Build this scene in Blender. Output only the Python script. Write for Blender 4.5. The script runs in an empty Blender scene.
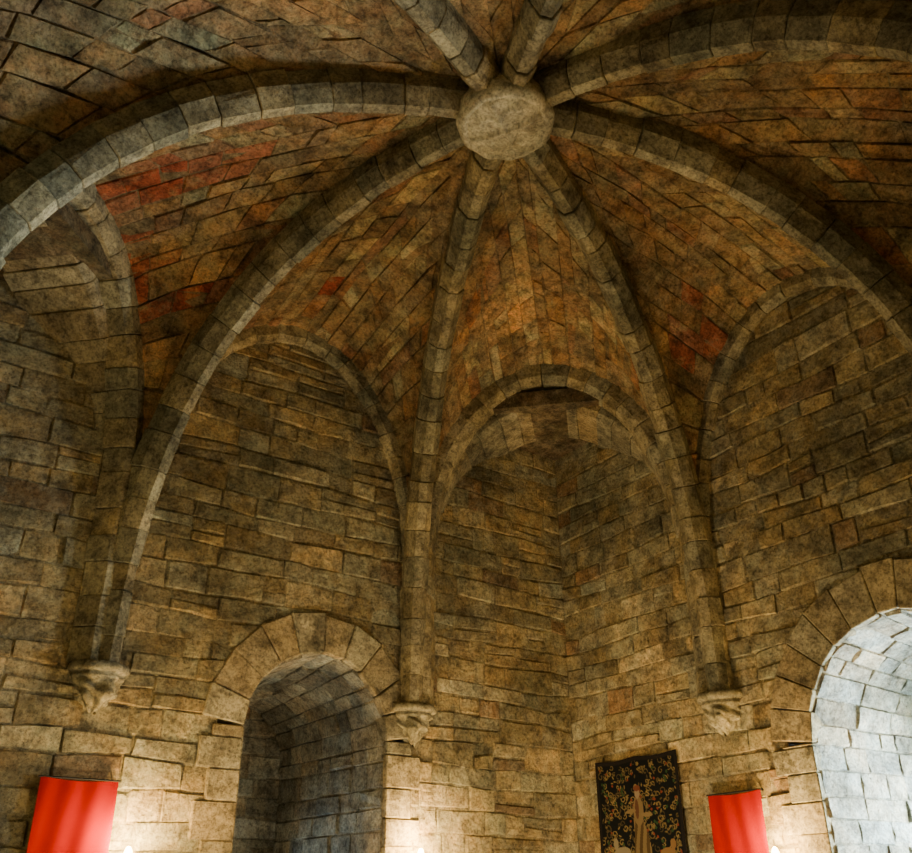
import bpy, math, numpy as np
from mathutils import Matrix, Vector
rng=np.random.default_rng(7)
ZO=3.6
s=4.0
CX,CY,CZ,YAW,PIT,ROL,FPX=-3.898,-4.620,-1.940,0.947,0.485,-0.008,919.9
T_,H,Q,Z0,HF,HG=1.672,4.547,2.374,1.533,4.164,4.093
C=[(-s,T_),(-T_,s),(T_,s),(s,T_),(s,-T_),(T_,-s),(-1.15*T_,-1.15*s),(-1.15*s,-1.15*T_)]
C=[np.array(c,float) for c in C]
# ---------------------------------------------------------------- camera
F=np.array([math.cos(PIT)*math.cos(YAW),math.cos(PIT)*math.sin(YAW),math.sin(PIT)])
R=np.array([math.sin(YAW),-math.cos(YAW),0.]);U=np.cross(R,F)
R2=math.cos(ROL)*R+math.sin(ROL)*U;U2=-math.sin(ROL)*R+math.cos(ROL)*U
cam=bpy.data.cameras.new('camera');co=bpy.data.objects.new('camera',cam);bpy.context.collection.objects.link(co)
co.matrix_world=Matrix(((R2[0],U2[0],-F[0],CX),(R2[1],U2[1],-F[1],CY),(R2[2],U2[2],-F[2],CZ+ZO),(0,0,0,1)))
cam.sensor_width=36;cam.lens=FPX*36/912;cam.clip_start=.05
bpy.context.scene.camera=co
# ---------------------------------------------------------------- materials
def newmat(n):
    m=bpy.data.materials.new(n);m.use_nodes=True;return m,m.node_tree,m.node_tree.nodes['Principled BSDF']
def stone(name,bump=.8,stain=.45,stainc=(.38,.36,.25),sc=1.0,dark=.42,hueA=None,hueB=None,sat=1.0):
    m,nt,b=newmat(name);N=nt.nodes.new;L=nt.links.new
    tc=N('ShaderNodeTexCoord');at=N('ShaderNodeAttribute');at.attribute_name='Col'
    def noise(s_,d=6,r=.6,off=0):
        n=N('ShaderNodeTexNoise');n.inputs['Scale'].default_value=s_;n.inputs['Detail'].default_value=d;n.inputs['Roughness'].default_value=r
        if off:
            mp=N('ShaderNodeMapping');mp.inputs['Location'].default_value=(off,off*1.7,off*.6);L(tc.outputs['Object'],mp.inputs[0]);L(mp.outputs[0],n.inputs['Vector'])
        else:L(tc.outputs['Object'],n.inputs['Vector'])
        return n
    def ramp(src,p0,c0,p1,c1):
        r=N('ShaderNodeValToRGB');e=r.color_ramp.elements
        e[0].position=p0;e[0].color=(*c0,1);e[1].position=p1;e[1].color=(*c1,1);L(src,r.inputs[0]);return r.outputs[0]
    def mix(t,f,a,bb):
        x=N('ShaderNodeMix');x.data_type='RGBA';x.blend_type=t
        if isinstance(f,float):x.inputs[0].default_value=f
        else:L(f,x.inputs[0])
        for i,v in((6,a),(7,bb)):
            if isinstance(v,tuple):x.inputs[i].default_value=(*v,1)
            else:L(v,x.inputs[i])
        return x.outputs[2]
    n1=noise(.8*sc,5);n2=noise(6*sc,10,.75);n3=noise(34*sc,8,.8);n4=noise(2.2*sc,10,.8,5.);n5=noise(1.6*sc,8,.7,11.);n6=noise(3.1*sc,9,.75,23.)
    c=at.outputs['Color']
    if hueA:c=mix('MULTIPLY',1.,c,ramp(n6.outputs[0],.40,hueA,.60,hueB))
    c=mix('MULTIPLY',1.,c,ramp(n1.outputs[0],.34,(.5,.53,.50),.66,(1.3,1.24,1.12)))
    st=ramp(n4.outputs[0],.49,(0,0,0),.60,(stain,)*3)
    c=mix('MIX',st,c,stainc)
    # faded paint: attribute alpha x patchy noise
    pr=ramp(n6.outputs[0],.38,(0,0,0),.50,(.85,.85,.85))
    pm=N('ShaderNodeMath');pm.operation='MULTIPLY';L(pr,pm.inputs[0]);L(at.outputs['Alpha'],pm.inputs[1])
    c=mix('MIX',pm.outputs[0],c,(.40,.065,.03))
    dk=ramp(n5.outputs[0],.52,(0,0,0),.68,(.65,.65,.65))
    c=mix('MIX',dk,c,(.085,.075,.05))
    c=mix('MULTIPLY',1.,c,ramp(n2.outputs[0],.36,(dark,dark*.97,dark*.93),.58,(1.25,1.25,1.22)))
    c=mix('MULTIPLY',.9,c,ramp(n3.outputs[0],.36,(.3,.29,.27),.54,(1.2,1.2,1.2)))
    L(c,b.inputs['Base Color']);b.inputs['Roughness'].default_value=.9
    b.inputs['Specular IOR Level'].default_value=.2
    vo=N('ShaderNodeTexVoronoi');vo.inputs['Scale'].default_value=20*sc;L(tc.outputs['Object'],vo.inputs['Vector'])
    ad=N('ShaderNodeMath');ad.operation='MULTIPLY_ADD';L(n3.outputs[0],ad.inputs[0]);ad.inputs[1].default_value=.5;L(n2.outputs[0],ad.inputs[2])
    ad2=N('ShaderNodeMath');ad2.operation='MULTIPLY_ADD';L(vo.outputs['Distance'],ad2.inputs[0]);ad2.inputs[1].default_value=.25;L(ad.outputs[0],ad2.inputs[2])
    bp=N('ShaderNodeBump');bp.inputs['Strength'].default_value=bump;bp.inputs['Distance'].default_value=.07;L(ad2.outputs[0],bp.inputs['Height']);L(bp.outputs[0],b.inputs['Normal'])
    return m
M_wall=stone('wall_masonry',hueA=(1.08,.98,.84),hueB=(.93,1.0,1.0))
M_web=stone('vault_web_masonry',stain=.45,stainc=(.38,.30,.18),dark=.34,hueA=(1.14,.92,.74),hueB=(.93,1.0,.90))
M_rib=stone('dressed_stone',bump=.6,stain=.4,stainc=(.41,.37,.25),dark=.38)
M_boss=stone('carved_boss_stone',bump=.4,stain=.5,stainc=(.56,.52,.38),dark=.6)
def plain(name,col,rough=.8,metal=0,emit=None,es=0):
    m,nt,b=newmat(name);b.inputs['Base Color'].default_value=(*col,1);b.inputs['Roughness'].default_value=rough;b.inputs['Metallic'].default_value=metal
    if emit:b.inputs['Emission Color'].default_value=(*emit,1);b.inputs['Emission Strength'].default_value=es
    n=nt.nodes.new('ShaderNodeTexNoise');n.inputs['Scale'].default_value=30;bp=nt.nodes.new('ShaderNodeBump');bp.inputs['Strength'].default_value=.15
    nt.links.new(n.outputs[0],bp.inputs['Height']);nt.links.new(bp.outputs[0],b.inputs['Normal']);return m
M_iron=plain('wrought_iron',(.03,.028,.025),.5,.8)
M_bulb=plain('lit_bulb',(1,.8,.5),.4,0,(1,.55,.18),60)
# ---------------------------------------------------------------- mesh helpers
class MB:
    def __init__(s_):s_.v=[];s_.f=[];s_.c=[];s_.n=0
    def add(s_,v,f,c,paint=0.):
        v=np.asarray(v,float).reshape(-1,3);s_.v.append(v)
        s_.f+= [tuple(int(i)+s_.n for i in q) for q in f]
        c=np.asarray(c,float)
        c=np.broadcast_to(c,(len(v),3)) if c.ndim==1 else c
        s_.c.append(np.concatenate([c,np.full((len(v),1),paint)],1));s_.n+=len(v)
    def obj(s_,name,mat,parent=None,bevel=0,smooth=False):
        v=np.concatenate(s_.v)+np.array([0,0,ZO]);me=bpy.data.meshes.new(name)
        me.from_pydata(v.tolist(),[],s_.f);me.update()
        a=me.color_attributes.new('Col','FLOAT_COLOR','POINT')
        a.data.foreach_set('color',np.concatenate(s_.c).astype(np.float32).ravel())
        me.materials.append(mat)
        if smooth:me.polygons.foreach_set('use_smooth',[True]*len(me.polygons))
        o=bpy.data.objects.new(name,me);bpy.context.collection.objects.link(o)
        if bevel:
            b=o.modifiers.new('bevel','BEVEL');b.width=bevel;b.segments=1;b.limit_method='ANGLE';b.angle_limit=1.1
        if parent:o.parent=parent
        return o
def empty(n):
    e=bpy.data.objects.new(n,None);bpy.context.collection.objects.link(e);return e
def vary(base,lo=.66,hi=1.2,hue=.1):
    b=np.array(base)*rng.uniform(lo,hi)
    w=rng.uniform(-hue,hue);return b*np.array([1+w,1,1-w*1.2])
WALLC=(.40,.34,.21);WEBC=(.375,.27,.155);RIBC=(.365,.325,.205)
def block(mb,q,n,col,gap=.004,ed=.014,prot=None,dep=.006,jt=.009,paint=0.):
    q=np.asarray(q);lx=(np.linalg.norm(q[1]-q[0])+np.linalg.norm(q[2]-q[3]))/2;ly=(np.linalg.norm(q[3]-q[0])+np.linalg.norm(q[2]-q[1]))/2
    if lx<.04 or ly<.035:return
    prot=rng.uniform(-.002,.024) if prot is None else prot
    gx=min(gap/lx,.2);gy=min(gap/ly,.2);ex=min(ed/lx,.2);ey=min(ed/ly,.2)
    A=[gx,gx+ex,.5,1-gx-ex,1-gx];B=[gy,gy+ey,1-gy-ey,1-gy]
    vs=[]
    j=rng.uniform(-jt,jt,(5,4,3))
    for i,a in enumerate(A):
        for k,b in enumerate(B):
            p=q[0]*(1-a)*(1-b)+q[1]*a*(1-b)+q[2]*a*b+q[3]*(1-a)*b
            edge=i in(0,4) or k in(0,3)
            vs.append(p+n*(-dep if edge else prot)+j[i,k]*(.5 if edge else 1.2))
    f=[(i*4+k,(i+1)*4+k,(i+1)*4+k+1,i*4+k+1) for i in range(4) for k in range(3)]
    nn=np.cross(q[1]-q[0],q[3]-q[0])
    if nn@n<0:f=[t[::-1] for t in f]
    mb.add(vs,f,col,paint)
def hexa(mb,a,b,col):
    n=len(a);f=[tuple(range(n))[::-1],tuple(range(n,2*n))]+[(i,(i+1)%n,(i+1)%n+n,i+n) for i in range(n)]
    mb.add(np.concatenate([a,b]),f,col)
def resample(P,seg):
    P=np.asarray(P);d=np.r_[0,np.cumsum(np.linalg.norm(np.diff(P,axis=0),axis=1))]
    n=max(2,int(round(d[-1]/seg)));t=np.linspace(0,d[-1],n+1)
    t[1:-1]+=rng.uniform(-.16,.16,n-1)*seg
    return np.stack([np.interp(t,d,P[:,i]) for i in range(3)],-1)
def sweep(mb,P,side,centre,sec,seg,base,gap=.0018,jit=.008,lo=.7,hi=1.2):
    P=resample(P,seg);Tn=np.gradient(P,axis=0);Tn/=np.linalg.norm(Tn,axis=1)[:,None]
    N=np.cross(Tn,side);sg=[1 if (np.asarray(centre)-P[i])@N[i]>0 else -1 for i in range(len(P))]
    sg=1 if sum(sg)>0 else -1;N*=sg
    for i in range(len(P)-1):
        k=1+rng.uniform(-.04,.04);o=rng.uniform(-jit,jit,2);L=[]
        for j,e in((i,gap),(i+1,-gap)):
            L.append(np.array([P[j]+Tn[j]*e+side*(a*k+o[0])+N[j]*(b*k+o[1]) for a,b in sec])+rng.uniform(-.005,.005,(len(sec),3)))
        hexa(mb,L[0],L[1],vary(base,lo,hi,.1))
# ---------------------------------------------------------------- walls
def wall(mb,p0,p1,z0,z1,holes=(),base=WALLC,inward=None,rowh=(.17,.28),ext=.08):
    p0=np.array([*p0,0.]);p1=np.array([*p1,0.]);L=np.linalg.norm(p1-p0);d=(p1-p0)/L
    n=np.array([-d[1],d[0],0]);
    if n@(np.array([*inward,0.])-p0)<0:n=-n
    z=z0;pt=lambda t,zz:p0+d*t+np.array([0,0,zz])
    wb=lambda tt,zz:pt(tt,zz+.018*math.sin(tt*2.1+zz*5)+.013*math.sin(tt*5.3+zz*9))
    def colr():
        r=rng.random()
        if r<.14:return vary(np.array(base)*np.array([1.08,1.15,1.3]),.85,1.25)
        if r<.18:return vary((.32,.22,.13),.8,1.1)
        return vary(base)
    while z<z1-.02:
        h=min(rng.uniform(*rowh),z1-z)
        if z1-z-h<.1:h=z1-z
        zm=z+h/2
        segs=[(0,L)]
        for(hc,hs,ro,hb,jw)in holes:
            if zm<hb or z>hs+ro:continue
            top=z+h
            if top<=hs:half=jw
            else:
                dz=max(top-hs,0);half=math.sqrt(max(ro*ro-dz*dz,0))
                if z<hs:half=min(half,jw)
            ns=[]
            for a,b in segs:
                if hc-half>a:ns.append((a,min(b,hc-half)))
                if hc+half<b:ns.append((max(a,hc+half),b))
            segs=ns
        for a,b in segs:
            a2=a-ext if a==0 else a;b2=b+ext if b==L else b
            mb.add([pt(a2,z)-n*.004,pt(b2,z)-n*.004,pt(b2,z+h)-n*.004,pt(a2,z+h)-n*.004],[(0,1,2,3)],np.array(base)*.82)
            t=a;first=True
            while t<b-.01:
                w=rng.uniform(.24,.74)*(rng.uniform(.4,1) if first else 1);first=False
                if b-(t+w)<.16:w=b-t
                cuts=[z,z+h]
                if h>.22 and rng.random()<.2:cuts=[z,z+h*rng.uniform(.4,.6),z+h]
                for q0,q1 in zip(cuts[:-1],cuts[1:]):
                    dj=rng.uniform(-.014,.014,2)
                    block(mb,[wb(t,q0),wb(t+w,q0+dj[0]),wb(t+w,q1+dj[1]),wb(t,q1)],n,colr())
                t+=w
        z+=h
FL=-3.6
def arch_path(c,d,hs,r,n=40,zb=None):
    c=np.array([*c,0.]);P=[]
    if zb is not None:P.append(c-d*r+np.array([0,0,zb]))
    for a in np.linspace(math.pi,0,n):P.append(c+d*r*math.cos(a)+np.array([0,0,hs+r*math.sin(a)]))
    if zb is not None:P.append(c+d*r+np.array([0,0,zb]))
    return np.array(P)
def window(idx,c,d,nrm,hs,r,ring,zb,depth,splay,ow,oz,lightc,lightw,ec):
    e=empty('window_%d'%idx);c=np.array(c,float);d3=np.array([*d,0.]);n3=np.array([*nrm,0.])
    mb=MB()
    P=arch_path(c,d3,hs,r,60,zb)
    ctr=np.array([*c,hs])
    arcP=arch_path(c,d3,hs,r,60);sec=[(-.32,0),(.045,0),(.045,-ring),(-.32,-ring)]
    sweep(mb,arcP,n3,ctr,sec,.25,(.37,.32,.205),gap=.003,jit=.012)
    for sd in(-1,1):
        z=zb;k=0
        while z<hs-.02:
            h=min(rng.uniform(.22,.34),hs-z);w=ring*(1 if k%2 else .74);k+=1
            loop=lambda zz:np.array([np.array([*c,0])+d3*sd*x+n3*y+np.array([0,0,zz]) for x,y in((r,-.32),(r,.04),(r+w,.04),(r+w,-.32))])
            hexa(mb,loop(z+.003),loop(z+h-.003),vary((.38,.33,.21),.75,1.15,.08));z+=h
    mb.obj('voussoir_surround',M_rib,e,.012)
    me=MB()
    def sf(P,t):
        k=1-splay*t
        rel=P-np.array([*c,hs]);hor=(rel@d3);zz=rel[2]
        return np.array([*c,hs])+d3*hor*k+np.array([0,0,zz*(k if zz>0 else 1)])-n3*(.02+depth*t)
    RP=resample(P,.21)
    for i in range(len(RP)-1):
        t=0
        a_,b_=sf(RP[i],0),sf(RP[i+1],0);a1,b1=sf(RP[i],1),sf(RP[i+1],1)
        cen=np.array([*c,hs-.3])-n3*depth/2
        nn=np.cross(b_-a_,a1-a_);nn/=np.linalg.norm(nn)
        if nn@(cen-(a_+b1)/2)<0:nn=-nn
        me.add([a_-nn*.006,b_-nn*.006,b1-nn*.006,a1-nn*.006],[(0,1,2,3)],np.array(ec)*.85)
        while t<1-.01:
            w=rng.uniform(.2,.6)/depth
            if 1-(t+w)<.08:w=1-t
            block(me,[sf(RP[i],t),sf(RP[i+1],t),sf(RP[i+1],t+w),sf(RP[i],t+w)],nn,vary(ec,.6,1.25),ed=.012)
            t+=w
    k=1-splay;bc=c-np.array(nrm)*(depth+.02);bz=max(oz-.9,zb)
    wall(me,bc-np.array(d)*r*k*1.05,bc+np.array(d)*r*k*1.05,zb,hs+r*k+.05,holes=[(r*k*1.05,oz,ow+.07,bz,ow+.07)],base=ec,inward=c+np.array(nrm))
    arc=arch_path(bc,d3,oz,ow,16,bz)
    sweep(me,arc,n3,np.array([*bc,oz]),[(-.5,0),(.03,0),(.03,-.16),(-.5,-.16)],.22,ec)
    me.obj('embrasure',M_wall,e)
    g=MB();q=np.array([*bc,0])-n3*.35
    for i in range(-3,4):
        x=i*ow/3.5;a,b=bz,oz+math.sqrt(max(ow*ow-x*x,0));lo=q+d3*(x-.008);hi=q+d3*(x+.008)
        hexa(g,np.array([lo+n3*.01,hi+n3*.01,hi-n3*.01,lo-n3*.01])+[0,0,a],np.array([lo+n3*.01,hi+n3*.01,hi-n3*.01,lo-n3*.01])+[0,0,b],(.1,.1,.1))
    zz=bz+.1
    while zz<oz+ow:
        hw=ow if zz<oz else math.sqrt(max(ow*ow-(zz-oz)**2,0))
        a=q-d3*hw;b=q+d3*hw
        sq=np.array([n3*.01+[0,0,.008],n3*.01-[0,0,.008],-n3*.01-[0,0,.008],-n3*.01+[0,0,.008]])
        hexa(g,sq+a+[0,0,zz],sq+b+[0,0,zz],(.1,.1,.1));zz+=.22
    g.obj('window_bars',M_iron,e)
    l=bpy.data.lights.new('daylight','AREA');l.shape='RECTANGLE';l.size=ow*2.2;l.size_y=oz+ow-bz+.2;l.energy=lightw;l.color=lightc
    lo=bpy.data.objects.new('daylight',l);bpy.context.collection.objects.link(lo)
    lo.location=Vector((*(q-n3*.45)[:2],(oz+ow+bz)/2+ZO))
    lo.rotation_euler=Vector(n3).to_track_quat('-Z','Y').to_euler();lo.parent=e
WT=4.35
W1=dict(c=(.56,s),hs=-.355,r=.80,ring=.42);W2=dict(c=(s,-.30),hs=-.58,r=1.0,ring=.45)
SILL=-2.7
def hole(pos,W):return (pos,W['hs'],W['r']+W['ring']-.03,SILL,W['r']+W['ring']*.74-.05)
mb=MB();wall(mb,(-s,s),(s,s),FL,WT,[hole(W1['c'][0]+s,W1)],inward=(0,0));
mb.obj('wall_north',M_wall)
mb=MB();wall(mb,(s,s),(s,-s),FL,WT,[hole(s-W2['c'][1],W2)],inward=(0,0));mb.obj('wall_east',M_wall)
window(1,W1['c'],(1,0),(0,-1),W1['hs'],W1['r'],W1['ring'],SILL,2.1,.22,.42,-1.75,(.55,.78,1.),150,(.36,.35,.31))
window(2,W2['c'],(0,-1),(-1,0),W2['hs'],W2['r'],W2['ring'],SILL,1.7,.2,.66,-1.12,(.68,.87,1.),2500,(.50,.49,.44))
K7=C[6]*1.0;K8=C[7]*1.0
mb=MB();wall(mb,(-s,s),C[0],FL,WT,inward=(0,0));wall(mb,C[0],K8,FL,WT,inward=(0,0));wall(mb,K8,(-4.75,-2.9),FL,WT,inward=(0,0));mb.obj('wall_west',M_wall)
mb=MB();wall(mb,(s,-s),C[5],FL,WT,inward=(0,0));wall(mb,C[5],K7,FL,WT,inward=(0,0));wall(mb,K7,(-2.9,-4.75),FL,WT,inward=(0,0));mb.obj('wall_south',M_wall)
mb=MB();al=(-4.5,-4.5)
for a,b in(((-4.75,-2.9),(-6.4,-2.9)),((-6.4,-2.9),(-6.4,-6.4)),((-6.4,-6.4),(-2.9,-6.4)),((-2.9,-6.4),(-2.9,-4.75))):wall(mb,a,b,FL,WT,inward=al)
mb.obj('wall_alcove',M_wall)
# ---------------------------------------------------------------- vault webs
def px(P):
    D=np.asarray(P)-np.array([CX,CY,CZ]);w=np.maximum(D@F,.05)
    return np.stack([457+FPX*(D@R2)/w,426-FPX*(D@U2)/w],-1)
redpx=[((112,195),26),((150,182),32),((195,168),32),((235,157),26),((150,262),22),((145,303),28),((190,300),30),((225,296),20),((120,230),14),((705,345),26),((703,296),18),((770,118),14),((330,290),12),((395,500),14)]
def rib_z(u):return H*max(1-u**Q,0)**(1/Q)
vault=MB()
def cell(Ca,Cb,hc):
    M=(Ca+Cb)/2;hd=(Cb-Ca)/2;n=32
    th=np.linspace(-math.pi/2,math.pi/2,n+1);th[1:-1]+=rng.uniform(-.2,.2,n-1)*math.pi/n
    tone=rng.uniform(.9,1.1)
    def pt(v,w):
        u=min(abs(v),1);Cc=Ca if v<0 else Cb
        r=np.array([*(Cc*u),rib_z(u)+.03]);W=np.array([*(M+hd*v),Z0+(hc-Z0)*math.sqrt(max(1-v*v,0))+.03])
        p=r*(1-w)+W*w;p[2]+=.13*4*w*(1-w)*(1-u*u)
        p[2]+=.012*math.sin(v*13+w*9)+.01*math.sin(w*21+v*5);return p
    NV,NW=60,8;V=[]
    for i in range(NV+1):
        v=math.sin(-math.pi/2+math.pi*i/NV)
        for j in range(NW+1):
            p=pt(v,j/NW);V.append(p*np.array([1.008,1.008,1])+[0,0,.035])
    vault.add(V,[(i*(NW+1)+j,(i+1)*(NW+1)+j,(i+1)*(NW+1)+j+1,i*(NW+1)+j+1) for i in range(NV) for j in range(NW)],(.24,.185,.12))
    for i in range(n):
        v0,v1=math.sin(th[i]),math.sin(th[i+1]);um=(abs(v0)+abs(v1))/2
        L=np.linalg.norm(pt((v0+v1)/2,1)-pt((v0+v1)/2,0))
        m=max(1,int(round(L/rng.uniform(.32,.46))));ws=np.linspace(0,1,m+1)
        if m>1:ws[1:-1]+=rng.uniform(-.36,.36,m-1)/m
        for j in range(m):
            q=[pt(v0,ws[j]),pt(v1,ws[j]),pt(v1,ws[j+1]),pt(v0,ws[j+1])]
            nn=np.cross(q[2]-q[0],q[3]-q[1]);l=np.linalg.norm(nn)
            if l<1e-6:continue
            nn/=l;cc=sum(q)/4
            if nn@(np.array([0,0,1.2])-cc)<0:nn=-nn
            vault.add([p-nn*.004 for p in q],[(0,1,2,3)],(.29,.22,.135))
            c=vary(WEBC,.66,1.2,.1)*tone
            rr=rng.random()
            if rr<.10:c=vary((.38,.22,.13),.8,1.1)
            elif rr<.30:c=vary((.44,.38,.24),.8,1.2)
            P=px(cc);pa=0.
            for(rx,rad) in redpx:
                if abs(P[0]-rx[0])<rad and abs(P[1]-rx[1])<rad*.42+3:pa=rng.uniform(.6,1);break
            block(vault,q,nn,c,gap=.004,ed=.012,prot=rng.uniform(-.002,.020),paint=pa)
hcs=[HG,HF,HG,HF,HG,HF,HG,HF]
for i in range(8):cell(C[i],C[(i+1)%8],hcs[i])
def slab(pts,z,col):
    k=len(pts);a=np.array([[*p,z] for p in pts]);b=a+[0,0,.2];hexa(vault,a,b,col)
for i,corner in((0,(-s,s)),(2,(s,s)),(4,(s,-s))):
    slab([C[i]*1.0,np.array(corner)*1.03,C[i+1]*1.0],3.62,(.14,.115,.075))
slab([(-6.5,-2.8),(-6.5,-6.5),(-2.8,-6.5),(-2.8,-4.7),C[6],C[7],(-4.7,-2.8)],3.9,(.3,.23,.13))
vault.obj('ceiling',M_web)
# ---------------------------------------------------------------- ribs
secR=[(-.14,.10),(-.14,-.075),(-.12,-.115),(-.05,-.225),(.05,-.225),(.12,-.115),(.14,-.075),(.14,.10)]
secR=[(a,-b) for a,b in secR]
for i in range(8):
    Cc=C[i];d=Cc/np.linalg.norm(Cc);sd=np.array([-d[1],d[0],0.])
    us=np.sin(np.linspace(0,1,60)*math.pi/2)[::-1]
    P=[[*(Cc*u),rib_z(u)] for u in us if u*np.linalg.norm(Cc)>.25]
    mb=MB();sweep(mb,np.array(P),sd,np.array([0,0,0.5]),secR,.33,RIBC,lo=.64,hi=1.2)
    mb.obj('vault_rib',M_rib,None,.008)
for i in range(8):
    Ca,Cb=C[i],C[(i+1)%8];M=(Ca+Cb)/2;hd=(Cb-Ca)/2;hc=hcs[i];hl=np.linalg.norm(hd);hu=hd/hl
    n=np.array([-hu[1],hu[0],0.]);
    if n[:2]@M>0:n=-n
    sq=i%2==0
    def path(half,crown,off,stilt,z0=Z0):
        P=[]
        if stilt is not None:P.append([*(M-hu*half),stilt])
        for v in np.sin(np.linspace(-1,1,50)*math.pi/2):
            P.append([*(M+hu*half*v),z0+(crown-z0)*math.sqrt(max(1-v*v,0))])
        if stilt is not None:P.append([*(M+hu*half),stilt])
        return np.array(P)+n*off
    ctr=np.array([*M,Z0])
    e=empty('squinch_arch' if sq else 'wall_arch')
    mb=MB()
    if sq:
        sec=[(-.20,-.12),(.10,-.12),(.10,.10),(.04,.18),(-.20,.18)]
        sweep(mb,path(hl-.04,hc,0,0.02),n,ctr,sec,.3,RIBC)
        sec=[(-.85,-.45),(-.0,-.45),(-.0,.19),(-.06,.25),(-.85,.25)]
        sweep(mb,path(hl+.02,hc-.20,-.14,None,1.9),n,ctr,sec,.3,(.35,.30,.185))
    else:
        sec=[(-.05,-.10),(.12,-.10),(.12,.06),(.07,.12),(-.05,.12)]
        sweep(mb,path(hl-.04,hc,0,0.02),n,ctr,sec,.33,(.38,.335,.21))
    mb.obj('voussoirs',M_rib,e,.008)
# ---------------------------------------------------------------- boss
def lathe(mb,prof,cx,cy,col,n=64,relief=None):
    vs=[];m=len(prof)
    for k in range(n):
        a=2*math.pi*k/n
        for j,(r,z) in enumerate(prof):
            dr,dz=relief(a,r,z,j) if relief else(0,0)
            vs.append([cx+(r+dr)*math.cos(a),cy+(r+dr)*math.sin(a),z+dz])
    f=[(k*m+j,((k+1)%n)*m+j,((k+1)%n)*m+j+1,k*m+j+1) for k in range(n) for j in range(m-1)]
    mb.add(vs,f,col)
mb=MB();zb=H-.30
prof=[(.34,H+.15),(.38,H-.02),(.425,zb+.19),(.437,zb+.14),(.437,zb+.05),(.42,zb+.02),(.39,zb-.01),(.365,zb-.02),(.35,zb+.005),(.34,zb+.006)]+[(r,zb-.04*(1-(r/.34)**2)) for r in np.linspace(.33,.004,26)]
def rel(a,r,z,j):
    if j>9:
        a2=a-.5;x,y=r*math.cos(a2),r*math.sin(a2)
        cross=min(abs(x),abs(y))
        dz=-.035*math.exp(-(cross/.03)**2)
        dz+=-.018*math.exp(-((r-.2-.05*math.cos(4*a2+math.pi))/.03)**2)
        return 0,dz
    return .008*math.sin(a*9+z*30),.004*math.sin(a*13)
lathe(mb,prof,0,0,(.56,.52,.38),128,rel);mb.obj('keystone_boss',M_boss,smooth=True)
# ---------------------------------------------------------------- corbels
for i in range(8):
    Cc=C[i];d=Cc/np.linalg.norm(Cc);a=math.atan2(-d[1],-d[0]);mb=MB()
    pr=[(0.02,.03),(.24,.03),(.26,.0),(.26,-.035),(.235,-.05),(.21,-.065),(.225,-.08),(.22,-.10)]+[(.195-.165*t**1.7,-.12-.26*t) for t in np.linspace(0,1,12)]
    def rl(an,r,z,j):
        q=an-a
        if j>7:
            t=(j-8)/11
            face=.065*math.exp(-(math.sin(q/2)/.22)**2)*math.sin(math.pi*min(1,t*1.15))
            return .03*math.cos(q*6)*math.sin(math.pi*t)+face+.018*math.sin(z*70+q*5),.012*math.sin(q*7+z*20)
        return (.015*abs(math.cos(an*4-a*4))+.006*math.sin(an*11),0)
    lathe(mb,pr,Cc[0],Cc[1],(.38,.34,.22),72,rl);mb.obj('corbel',M_rib,smooth=True)
# ---------------------------------------------------------------- floor
m,nt,b=newmat('stone_flags')
tc=nt.nodes.new('ShaderNodeTexCoord');br=nt.nodes.new('ShaderNodeTexBrick');br.inputs['Scale'].default_value=1.3
br.inputs['Color1'].default_value=(.30,.25,.17,1);br.inputs['Color2'].default_value=(.22,.19,.14,1);br.inputs['Mortar'].default_value=(.08,.07,.05,1)
nt.links.new(tc.outputs['Object'],br.inputs['Vector']);nt.links.new(br.outputs[0],b.inputs['Base Color']);b.inputs['Roughness'].default_value=.7
mb=MB();hexa(mb,np.array([[-6.6,-6.6,FL-.2],[4.4,-6.6,FL-.2],[4.4,4.4,FL-.2],[-6.6,4.4,FL-.2]]),np.array([[-6.6,-6.6,FL],[4.4,-6.6,FL],[4.4,4.4,FL],[-6.6,4.4,FL]]),(.3,.25,.15));mb.obj('floor',m)
# ---------------------------------------------------------------- banners
def cloth(name):
    m,nt,b=newmat(name);b.inputs['Roughness'].default_value=1;b.inputs['Specular IOR Level'].default_value=0
    at=nt.nodes.new('ShaderNodeAttribute');at.attribute_name='Col'
    w=nt.nodes.new('ShaderNodeTexNoise');w.inputs['Scale'].default_value=220
    mx=nt.nodes.new('ShaderNodeMix');mx.data_type='RGBA';mx.blend_type='MULTIPLY';mx.inputs[0].default_value=.3
    nt.links.new(at.outputs[0],mx.inputs[6]);nt.links.new(w.outputs[0],mx.inputs[7]);nt.links.new(mx.outputs[2],b.inputs['Base Color'])
    bp=nt.nodes.new('ShaderNodeBump');bp.inputs['Strength'].default_value=.3;bp.inputs['Distance'].default_value=.004;nt.links.new(w.outputs[0],bp.inputs['Height']);nt.links.new(bp.outputs[0],b.inputs['Normal'])
    return m
M_red=cloth('red_cloth')
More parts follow.
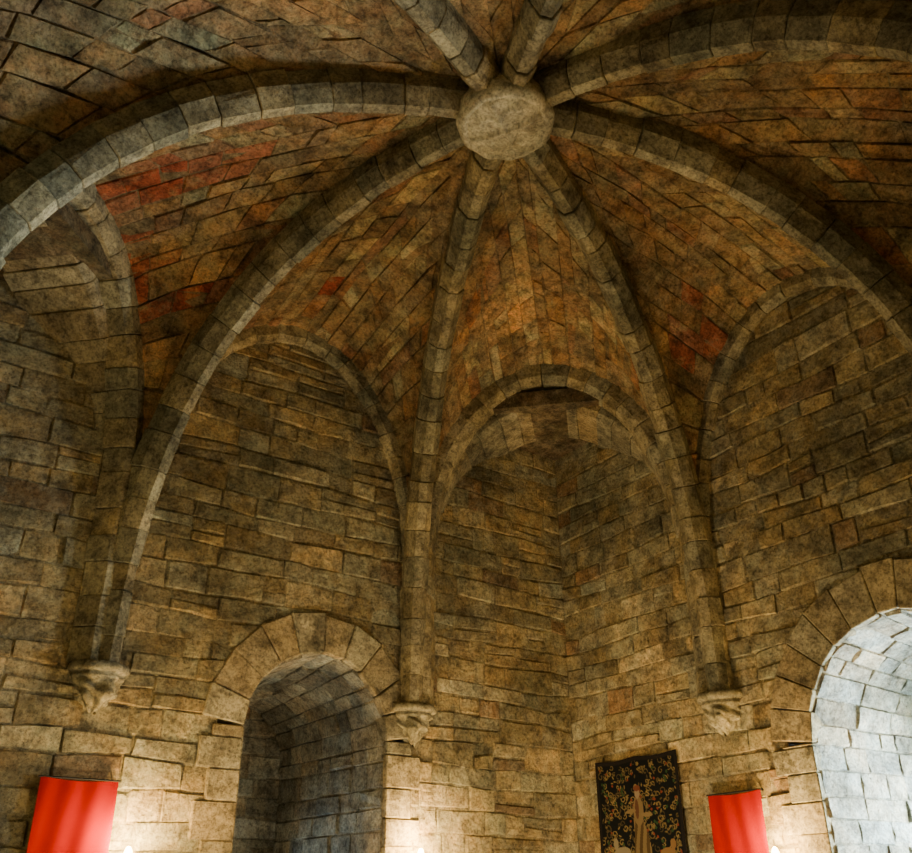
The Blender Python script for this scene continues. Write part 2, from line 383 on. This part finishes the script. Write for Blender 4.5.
def banner(p,d,n,w,top,h):
    e=empty('red_banner');p=np.array([*p,0.]);d=np.array([*d,0.]);n=np.array([*n,0.]);mb=MB();nx,nz=40,50;V=[];Cc=[]
    for i in range(nx+1):
        for k in range(nz+1):
            x=i/nx;z=k/nz
            y=.085+.012*math.sin(x*7+1+z*3.5)*(.3+.7*z)+.005*math.sin(x*19+z*7)
            ww=w*(1+.05*z*(x-.5))
            sag=.02*math.sin(math.pi*x)*(1-z)
            V.append(p+d*(x-.5)*ww+n*y+np.array([0,0,top-z*h-sag]));Cc.append((.30,.0055,.001))
    f=[(i*(nz+1)+k,(i+1)*(nz+1)+k,(i+1)*(nz+1)+k+1,i*(nz+1)+k+1) for i in range(nx) for k in range(nz)]
    mb.add(V,f,np.array(Cc));mb.obj('cloth',M_red,e,smooth=True)
    rd=MB();a=p-d*(w/2+.02)+n*.085+np.array([0,0,top]);b_=p+d*(w/2+.02)+n*.085+np.array([0,0,top])
    ring=np.array([n*.008*math.cos(t)+np.array([0,0,.008*math.sin(t)]) for t in np.linspace(0,2*math.pi,10)[:-1]])
    hexa(rd,ring+a,ring+b_,(.1,.02,.01))
    for q in(a+d*.05,b_-d*.05):
        r2=np.array([d*.007*math.cos(t)+np.array([0,0,.007*math.sin(t)]) for t in np.linspace(0,2*math.pi,8)[:-1]])
        hexa(rd,r2+q,r2+q-n*.08,(.1,.1,.1))
    rd.obj('rod',M_iron,e)
banner((-1.68,s),(1,0),(0,-1),.64,-.93,1.9)
banner((s,1.635),(0,1),(-1,0),.64,-.93,1.9)
# ---------------------------------------------------------------- tapestry
def tapestry():
    mb=MB();nx,nz=180,270;w,h=1.24,1.86;yc=2.96;top=-.435
    X,Zt=np.meshgrid(np.arange(nx+1)/nx,np.arange(nz+1)/nz,indexing='ij')
    r2=np.random.default_rng(3)
    img=np.zeros((nx+1,nz+1,3));img[:]=(.010,.011,.011)
    gold=np.array((.20,.145,.055));gx=X*w;gz=Zt*h
    mask=np.zeros_like(X)
    for _ in range(360):
        cx_,cz_=r2.uniform(.06,w-.06),r2.uniform(.06,h-.06);rr=r2.uniform(.02,.045);a0=r2.uniform(0,6.28)
        dx,dz=gx-cx_,gz-cz_;rad=np.hypot(dx,dz);an=(np.arctan2(dz,dx)-a0)%(2*math.pi)
        sp=rr*(.25+.75*an/6.28)
        mask=np.maximum(mask,(abs(rad-sp)<.0055)*r2.uniform(.2,1))
    for _ in range(340):
        cx_,cz_=r2.uniform(.06,w-.06),r2.uniform(.06,h-.06);a=r2.uniform(0,3.14)
        dx,dz=gx-cx_,gz-cz_;u=dx*math.cos(a)+dz*math.sin(a);v=-dx*math.sin(a)+dz*math.cos(a)
        mask=np.maximum(mask,((u/.020)**2+(v/.008)**2<1)*r2.uniform(.2,1))
    img+=mask[...,None]*gold
    for _ in range(80):
        cx_,cz_=r2.uniform(.06,w-.06),r2.uniform(.06,h-.06);mm=np.hypot(gx-cx_,gz-cz_)<.014
        img[mm]=(.16,.04,.025)
    for _ in range(80):
        cx_,cz_=r2.uniform(.06,w-.06),r2.uniform(.06,h-.06);mm=np.hypot(gx-cx_,gz-cz_)<.016
        img[mm]=(.03,.06,.025)
    fx=.62
    def ell(cx_,cz_,a,b,c):
        mm=((gx-cx_)/a)**2+((gz-cz_)/b)**2<1;img[mm]=c
    gw=(gz>.62)&(gz<1.35)&(abs(gx-fx-.02*np.sin(gz*9))<.07+.14*(gz-.62)/.73);img[gw]=(.17,.125,.06)
    fold=gw&(np.sin((gx-fx)*90/(0.6+gz)+2*np.sin(gz*8))>.1);img[fold]=(.075,.05,.025)
    ell(fx,.56,.08,.15,(.18,.13,.065));ell(fx-.02,.54,.03,.10,(.10,.05,.03));ell(fx,.38,.04,.055,(.25,.19,.12));ell(fx,.33,.055,.03,(.14,.05,.03))
    ell(fx-.12,.55,.08,.022,(.2,.145,.07));ell(fx+.12,.6,.08,.022,(.2,.145,.07))
    ell(.33,.95,.12,.06,(.21,.18,.11));ell(.24,.86,.035,.06,(.21,.18,.11));ell(.98,.98,.1,.055,(.19,.11,.045));ell(1.06,.9,.04,.05,(.19,.11,.045))
    ell(fx,1.42,.42,.07,(.05,.08,.03))
    bd=(X<.035)|(X>.965)|(Zt<.025)|(Zt>.975);img[bd]=(.018,.016,.015)
    Y=yc+w*(.5-X);sx=s-.055-.012*np.sin(X*12+Zt*2)*(.4+.6*Zt)
    Z=top-Zt*h-.02*np.sin(X*math.pi*2)**2*(1-Zt)
    V=np.stack([sx,Y,Z],-1).reshape(-1,3)
    f=[(i*(nz+1)+k,(i+1)*(nz+1)+k,(i+1)*(nz+1)+k+1,i*(nz+1)+k+1) for i in range(nx) for k in range(nz)]
    mb.add(V,f,img.reshape(-1,3));mb.obj('tapestry',cloth('woven_wool'),None,smooth=True)
tapestry()
# ---------------------------------------------------------------- sconces
def sconce(p,n,z,power):
    e=empty('wall_sconce');p=np.array([*p,0.]);n=np.array([*n,0.]);c=p+n*.24;mb=MB()
    lathe(mb,[(.005,z-.13),(.03,z-.12),(.055,z-.09),(.07,z-.05),(.066,z-.05),(.04,z-.09),(.004,z-.10)],c[0],c[1],(.05,.05,.05),24)
    side=np.cross(n,[0,0,1.])
    sq=np.array([side*.008+[0,0,.008],-side*.008+[0,0,.008],-side*.008-[0,0,.008],side*.008-[0,0,.008]])
    A=[p+n*.0+np.array([0,0,z-.22]),p+n*.16+np.array([0,0,z-.22]),c+np.array([0,0,z-.13])]
    hexa(mb,sq+A[0],sq+A[1],(.05,.05,.05));hexa(mb,sq+A[1],sq+A[2],(.05,.05,.05))
    pl=np.array([side*.04+[0,0,z-.14],-side*.04+[0,0,z-.14],-side*.04+[0,0,z-.30],side*.04+[0,0,z-.30]])+p
    hexa(mb,pl,pl+n*.045,(.05,.05,.05));mb.obj('bracket',M_iron,e,smooth=False)
    b=MB();lathe(b,[(.004,z-.09),(.02,z-.08),(.036,z-.05),(.034,z-.01),(.018,z+.025),(.003,z+.035)],c[0],c[1],(1,.8,.5),20);b.obj('bulb',M_bulb,e,smooth=True)
    l=bpy.data.lights.new('lamp','POINT');l.energy=power;l.color=(1,.64,.25);l.shadow_soft_size=.05
    lo=bpy.data.objects.new('lamp',l);bpy.context.collection.objects.link(lo);lo.location=(c[0],c[1],z+.09+ZO);lo.parent=e
LP=100
sconce((-1.24,s),(0,-1),-1.48,LP);sconce((1.66,s),(0,-1),-1.42,LP);sconce((s,1.14),(-1,0),-1.48,LP)
sconce((s,-1.75),(-1,0),-1.46,LP);sconce((1.67,-s),(0,1),-1.46,40);sconce((-s,1.67),(1,0),-1.46,50)
def fill_flood(x,y,power,aim,col=(1,.80,.52)):  # added fill lamp on the floor, out of view, to brighten walls and vault
    e=empty('added_fill_floodlight');mb=MB()
    lathe(mb,[(.004,FL),(.15,FL),(.15,FL+.03),(.05,FL+.05),(.05,FL+.14),(.11,FL+.18),(.13,FL+.28),(.12,FL+.28),(.09,FL+.2),(.004,FL+.19)],x,y,(.05,.05,.05),32);mb.obj('housing',M_iron,e,smooth=True)
    l=bpy.data.lights.new('lamp','SPOT');l.energy=power;l.color=col;l.spot_size=math.radians(150);l.spot_blend=.8;l.shadow_soft_size=.12
    lo=bpy.data.objects.new('lamp',l);bpy.context.collection.objects.link(lo);lo.location=(x,y,FL+.3+ZO)
    lo.rotation_euler=(Vector(aim)-Vector((x,y,FL+.3))).to_track_quat('-Z','Y').to_euler();lo.parent=e
fill_flood(2.0,1.8,340,(3.4,3.0,.5));fill_flood(-.6,1.8,230,(-.8,4,1.0))
# ---------------------------------------------------------------- world
w=bpy.data.worlds.new('sky');bpy.context.scene.world=w;w.use_nodes=True
w.node_tree.nodes['Background'].inputs[0].default_value=(.55,.75,1,1);w.node_tree.nodes['Background'].inputs[1].default_value=.02
